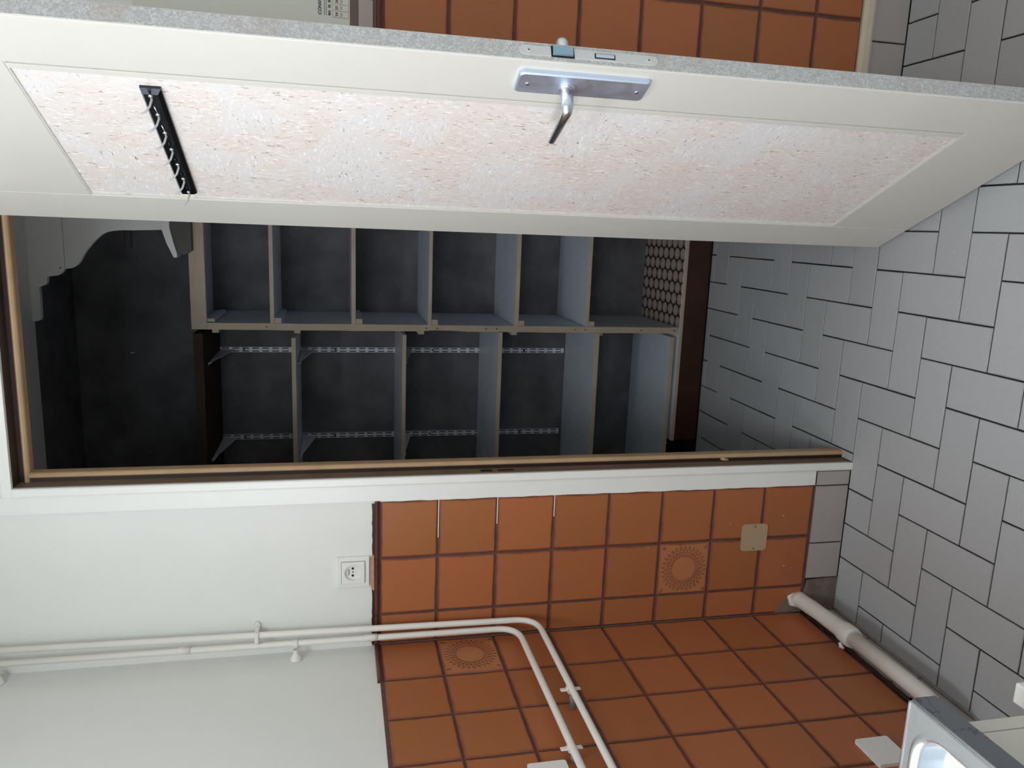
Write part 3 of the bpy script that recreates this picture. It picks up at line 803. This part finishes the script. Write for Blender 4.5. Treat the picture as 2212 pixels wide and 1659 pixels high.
# calendar
ca = empty('wall_calendar', (1.50, WY, 1.62)); tag(ca, 'white paper calendar hanging on the wall right of the door', 'calendar')
B().box(-.10, .30, -.003, -.0005, -.206, .24).obj('sheet', 'paper', ca)
def text(txt, size, x, z, mat, parent, name='lettering'):
    cu = bpy.data.curves.new(name, 'FONT'); cu.body = txt; cu.size = size; cu.extrude = .0002; cu.offset = .00022 if size > .006 else 0
    o_ = bpy.data.objects.new(name, cu); COL.objects.link(o_)
    me = bpy.data.meshes.new_from_object(o_.evaluated_get(bpy.context.evaluated_depsgraph_get()))
    bpy.data.objects.remove(o_, do_unlink=True)
    me.transform(Matrix.Rotation(PI/2, 4, 'X'))
    return link(name, me, mat, parent, (x, -.0034, z))
cx0 = .0205
text('CONVISSA', .0098, cx0, 1.4765-1.62, 'ink_dark', ca)
B().box(cx0, .26, -.0034, -.003, -.1505, -.1490).box(cx0, .26, -.0034, -.003, -.1545, -.1530).obj('rule_line', 'ink_grey', ca)
text('MA  2E  8P  8P', .0075, cx0, 1.457-1.62, 'ink_dark', ca)
b = B(); zt_, zm, zb_ = 1.453-1.62, 1.436-1.62, 1.4185-1.62
for z in (zt_, zm, zb_): b.box(cx0-.003, .26, -.0034, -.003, z-.0003, z+.0003)
for k in range(14): b.box(cx0-.0033+.0135*k, cx0-.0027+.0135*k, -.0034, -.003, zb_, zt_)
b.obj('grid', 'ink_grey', ca)
for k, t_ in enumerate(('24', '25', '26', '27', '28')):
    text(t_, .0085, cx0+.0135*k-.001, zm+.005, 'ink_red', ca)
    text(('S.G.', 'S.M.', 'S.N.', 'S.P.', 'S.R.')[k], .0045, cx0+.0135*k, zm-.0045, 'ink_grey', ca)
# plastic conduit under the calendar
cd = empty('conduit_strip', (1.40, WY, 1.3655)); tag(cd, 'dull pinkish cover strip under the calendar, over the tiles', 'conduit')
M['pinkish'] = paint('aged_pinkish_plastic', srgb(176, 160, 154), .5, .06, 12, .02)
M['pinkish_dark'] = paint('dark_gap_and_strip', srgb(112, 90, 82), .5, .06, 12, .02)  # brown for the painted shaded gap and the darker strip end
B().box(-.18, .158, -.012, 0, .0, .0315, bev=.001).obj('strip', 'pinkish', cd)
B().box(-.18, .9, -.004, 0, .0318, .0500).obj('dark_gap_strip', 'pinkish_dark', cd)  # dark strip standing in for the shaded gap below the calendar
B().box(-.18, .9, -.002, 0, -.008, -.0002).obj('dark_gap_strip', 'pinkish_dark', cd)
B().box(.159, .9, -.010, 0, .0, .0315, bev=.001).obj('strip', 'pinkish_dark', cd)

# ------------------------------------------------------------------ pipes in the corner
rp = .0078
pa = empty('heating_pipe', (.058, -.03, 1.0)); tag(pa, 'outer white pipe of the pair, bending lower along the left wall', 'pipe', )
path = fillet([(.079, -.028, CEIL-.002), (.056, -.031, .933), (.040, FY+.002, .905)], .062, 10)
B().tube([p-Vector((.058, -.03, 1.0)) for p in path], rp, 16).obj('pipe_run', 'pipe', pa)
pb = empty('water_pipe', (.036, -.03, 1.0)); tag(pb, 'inner white pipe of the pair, closest to the corner', 'pipe')
path = fillet([(.043, -.028, CEIL-.002), (.0345, -.031, .984), (.026, FY+.002, .952)], .062, 10)
B().tube([p-Vector((.036, -.03, 1.0)) for p in path], rp*1.04, 16).obj('pipe_run', 'pipe', pb)
B().tube([(.0011+.0005, 0, .350), (.0011, 0, .362), (.0011, 0, .376), (.0011, 0, .384)], [.0088, .0094, .0094, .0088], 14).obj('coupling', 'pipe', pb)
B().tube([(.0035, .0005, .800), (.0037, .0005, .826), (.0037, .0005, .83)], [.0090, .0094, .0082], 14).obj('coupling', 'pipe', pb)
# strap clip of the outer pipe on the back wall
B().box(-.012, .018, -.011, .0345, .640, .651, bev=.003).obj('clip', 'pipe', pa)
B().cyl((.020, .036, .646), (.020, .030, .646), .008, .006, 12).obj('clip_foot', 'pipe', pa)
# flared rosette clamp of the inner pipe on the left wall
for zc in (.553, 1.222):
    k_ = 0.0005 if zc < 1 else .004
    B().lathe([(.0165, 0), (.0155, .002), (.0085, .014), (.0055, .020), (.006, .026)], (-.0415, -.002, zc), (1, 0, 0), 14).obj('rosette', 'pipe', pb)
    B().lathe([(.0095, -.0065), (.0112, -.003), (.0112, .004), (.0098, .0075)], (k_, 0, zc), (0, 0, 1), 14).obj('clamp_ring', 'pipe', pb)
# saddle clips on the left tiles
for par, org, zc, y in ((pa, (.058, -.03, 1.0), .930, -.345), (pb, (.036, -.03, 1.0), .979, -.520)):
    X = .0475 if par is pa else .029
    yl = y-org[1]; zl = zc-org[2]; xl = X-org[0]
    b = B(); b.box(-.003+xl-.0, xl+.001, yl-.006, yl+.006, zl-.024, zl+.024, bev=.0025)
    b.obj('clip_strap', 'pipe', par)
    b = B(); pts = [(xl, yl-.0075, zl), (xl, yl+.0075, zl)]; b.tube(pts, rp+.0022, 14); b.obj('clip_ring', 'pipe', par)
    b = B().cyl((-org[0]+.0005, yl-.004, zl-.006), (xl-.006, yl-.002, zl-.004), .0085, .006, 12); b.obj('clip_plug', 'caulk', par)

# fat drain pipe along the floor
dp = empty('drain_pipe', (.05, -.05, .125)); tag(dp, 'thick white drain pipe running low along the left wall to the sink', 'pipe')
def L2(*p): return Vector(p)-Vector((.05, -.05, .125))
pts = [L2(.040, .002, .130), L2(.041, -.012, .128), L2(.042, -.03, .127), L2(.044, -.06, .126), L2(.045, -.10, .124), L2(.046, -.15, .122), L2(.047, -.19, .121), L2(.047, -.205, .120), L2(.047, -.235, .120), L2(.047, -.246, .120)]
B().tube(pts, [.0245, .023, .0215, .0225, .0215, .0222, .0232, .0275, .0285, .0255], 20, wob=.012).obj('socket_length', 'pipe', dp)
B().tube([L2(.047, -.240, .120), L2(.047, -.44, .117), L2(.046, -.51, .116), L2(.040, -.535, .116), L2(.026, -.552, .116), L2(.004, -.558, .116)], .0200, 20).obj('pipe_length', 'pipe', dp)
B().tube([L2(.026, -.02, .120), L2(.03, .0, .150), L2(.05, .003, .158), L2(.06, .003, .145)], [.006, .010, .008, .004], 8, wob=.2).obj('filler_lump', 'pipe', dp)
B().tube([L2(.028, -.225, .146), L2(.022, -.233, .147), L2(.018, -.238, .141)], [.004, .0055, .003], 8, wob=.2).obj('filler_drip', 'pipe', dp)

# ------------------------------------------------------------------ sink unit
SX, SY, SZ = .600, -1.245, .850
sk_ = empty('sink', (SX/2, -1.8, SZ)); tag(sk_, 'stainless steel sink top with rolled edge at the lower corner', 'sink')
def sko(b, name, mats): return b.obj(name, mats, sk_, (-SX/2, 1.8, -SZ))
Y1 = -2.45
bx0, bx1, by0, by1 = .13, .586, -1.73, -1.256
# deck with a rounded bowl opening
b = B(); bm = b.bm
inner = rrect(bx0, bx1, by0, by1, .042, 8)
NI = len(inner)
outer = []
for x, y in inner:
    cx_, cy_ = (bx0+bx1)/2, (by0+by1)/2
    dx, dy = x-cx_, y-cy_
    ex = (SX-cx_) if dx > 0 else (cx_-.003); ey = (SY-cy_) if dy > 0 else (cy_-(-1.80))
    s_ = min(ex/abs(dx) if abs(dx) > 1e-6 else 1e9, ey/abs(dy) if abs(dy) > 1e-6 else 1e9)
    outer.append((cx_+dx*s_, cy_+dy*s_))
vo = [bm.verts.new((x, y, SZ)) for x, y in outer]; vr = [bm.verts.new((x, y, SZ)) for x, y in inner]
def inset(d, z): 
    P = rrect(bx0+d, bx1-d, by0+d, by1-d, max(.042-d*.5, .02), 8); return [bm.verts.new((x, y, z)) for x, y in P]
rg = [vo, vr, inset(.003, SZ+.0022), inset(.008, SZ+.001), inset(.011, SZ-.005), inset(.020, SZ-.09), inset(.034, SZ-.135), inset(.07, SZ-.150)]
for ra, rb in zip(rg, rg[1:]):
    for k in range(NI):
        f = bm.faces.new((ra[k], ra[(k+1) % NI], rb[(k+1) % NI], rb[k])); f.smooth = ra is not vo
bm.faces.new(rg[-1])
corner = [(SX, SY), (.003, SY), (.003, -1.80), (SX, -1.80)]
for cxy in corner:
    # fill the corner triangles between neighbouring outer points on different sides
    pass
sko(b, 'bowl_deck', 'steel')
b = B().box(.003, SX, Y1, -1.80, SZ-.001, SZ); sko(b, 'drainer', 'steel')
# fill plates under the corners so that the deck has square corners
b = B().box(.003, bx0-.001, -1.80, SY, SZ-.0022, SZ-.0003).box(bx1+.001, SX, -1.80, SY, SZ-.0022, SZ-.0003).box(.003, SX, by1+.001, SY, SZ-.0022, SZ-.0003).box(.003, SX, -1.80, by0-.001, SZ-.0022, SZ-.0003)
sko(b, 'deck_tray', 'steel')
# rolled bright edge
b = B().tube([(SX-.002, Y1, SZ-.0015), (SX-.002, SY-.004, SZ-.0015), (SX-.004, SY-.0015, SZ-.0015), (.003, SY-.0015, SZ-.0015)], .0026, 10); sko(b, 'rolled_edge', 'steel')
b = B().box(SX-.012, SX-.0005, Y1, SY-.0005, SZ-.032, SZ-.0025).box(.003, SX-.0125, SY-.012, SY-.0005, SZ-.032, SZ-.0025); sko(b, 'apron', 'apron')
b = B().cyl((.34, -1.51, SZ-.1505), (.34, -1.51, SZ-.147), .035, .033, 24); sko(b, 'drain', 'chrome')
# base cabinet
cb = empty('sink_cabinet', (.3, -1.85, ZF)); tag(cb, 'white base cabinet under the stainless sink', 'cabinet')
def cbo(b, name, mats): return b.obj(name, mats, cb, (-.3, 1.85, -ZF))
M['cab'] = paint('off_white_cabinet', srgb(214, 210, 200), .4, .03, 8, .03)
FX = .571; CY = -1.256
b = B().box(.01, FX-.02, CY-.018, CY-.0005, .10, SZ-.034).box(.01, FX-.02, Y1+.01, Y1+.028, .10, SZ-.034).box(.01, FX-.02, Y1+.03, CY-.02, .10, .118).box(.006, .009, Y1+.03, CY-.02, .10, SZ-.034); cbo(b, 'carcass', 'cab')
b = B().box(FX-.0195, FX, CY-.018, CY, .10, SZ-.033, bev=.001); cbo(b, 'front_stile', 'cab')
b = B().box(FX-.0195, FX, Y1+.02, CY-.0195, .725, SZ-.0335, bev=.001); cbo(b, 'false_front', 'cab')
d_ = cbo(B().box(FX-.0195, FX+.001, -1.70, CY-.0195, .105, .722, bev=.0015), 'cabinet_door', 'cab')
d_ = cbo(B().box(FX-.0195, FX+.001, Y1+.02, -1.703, .105, .722, bev=.0015), 'cabinet_door', 'cab')
b = B().box(.04, FX-.06, Y1+.02, CY-.02, ZF, .0995); cbo(b, 'plinth', 'cab')
hb = B().box(FX+.0012, FX+.026, CY-.014, CY+.022, .655, .702, bev=.002); cbo(hb, 'door_bracket', 'plastic_white')['label'] = 'small white block at the front corner'

# paint specks left on the tiles
M['speck'] = paint('paint_speck', srgb(214, 200, 188), .6, .1, 50, 0)
b = B()
for x, z, w_, h_ in ((.286, .372, .006, .0022), (.303, .208, .0035, .006), (.148, .189, .003, .008), (.140, .163, .002, .006), (.228, .614, .006, .002)):
    b.prism([(x-w_/2, z), (x-w_/6, z+h_/2), (x+w_/2, z+h_*.1), (x+w_/6, z-h_/2)], 'y', -.0006, -.0001)
b.obj('paint_specks', 'speck', wall_back)['kind'] = 'stuff'
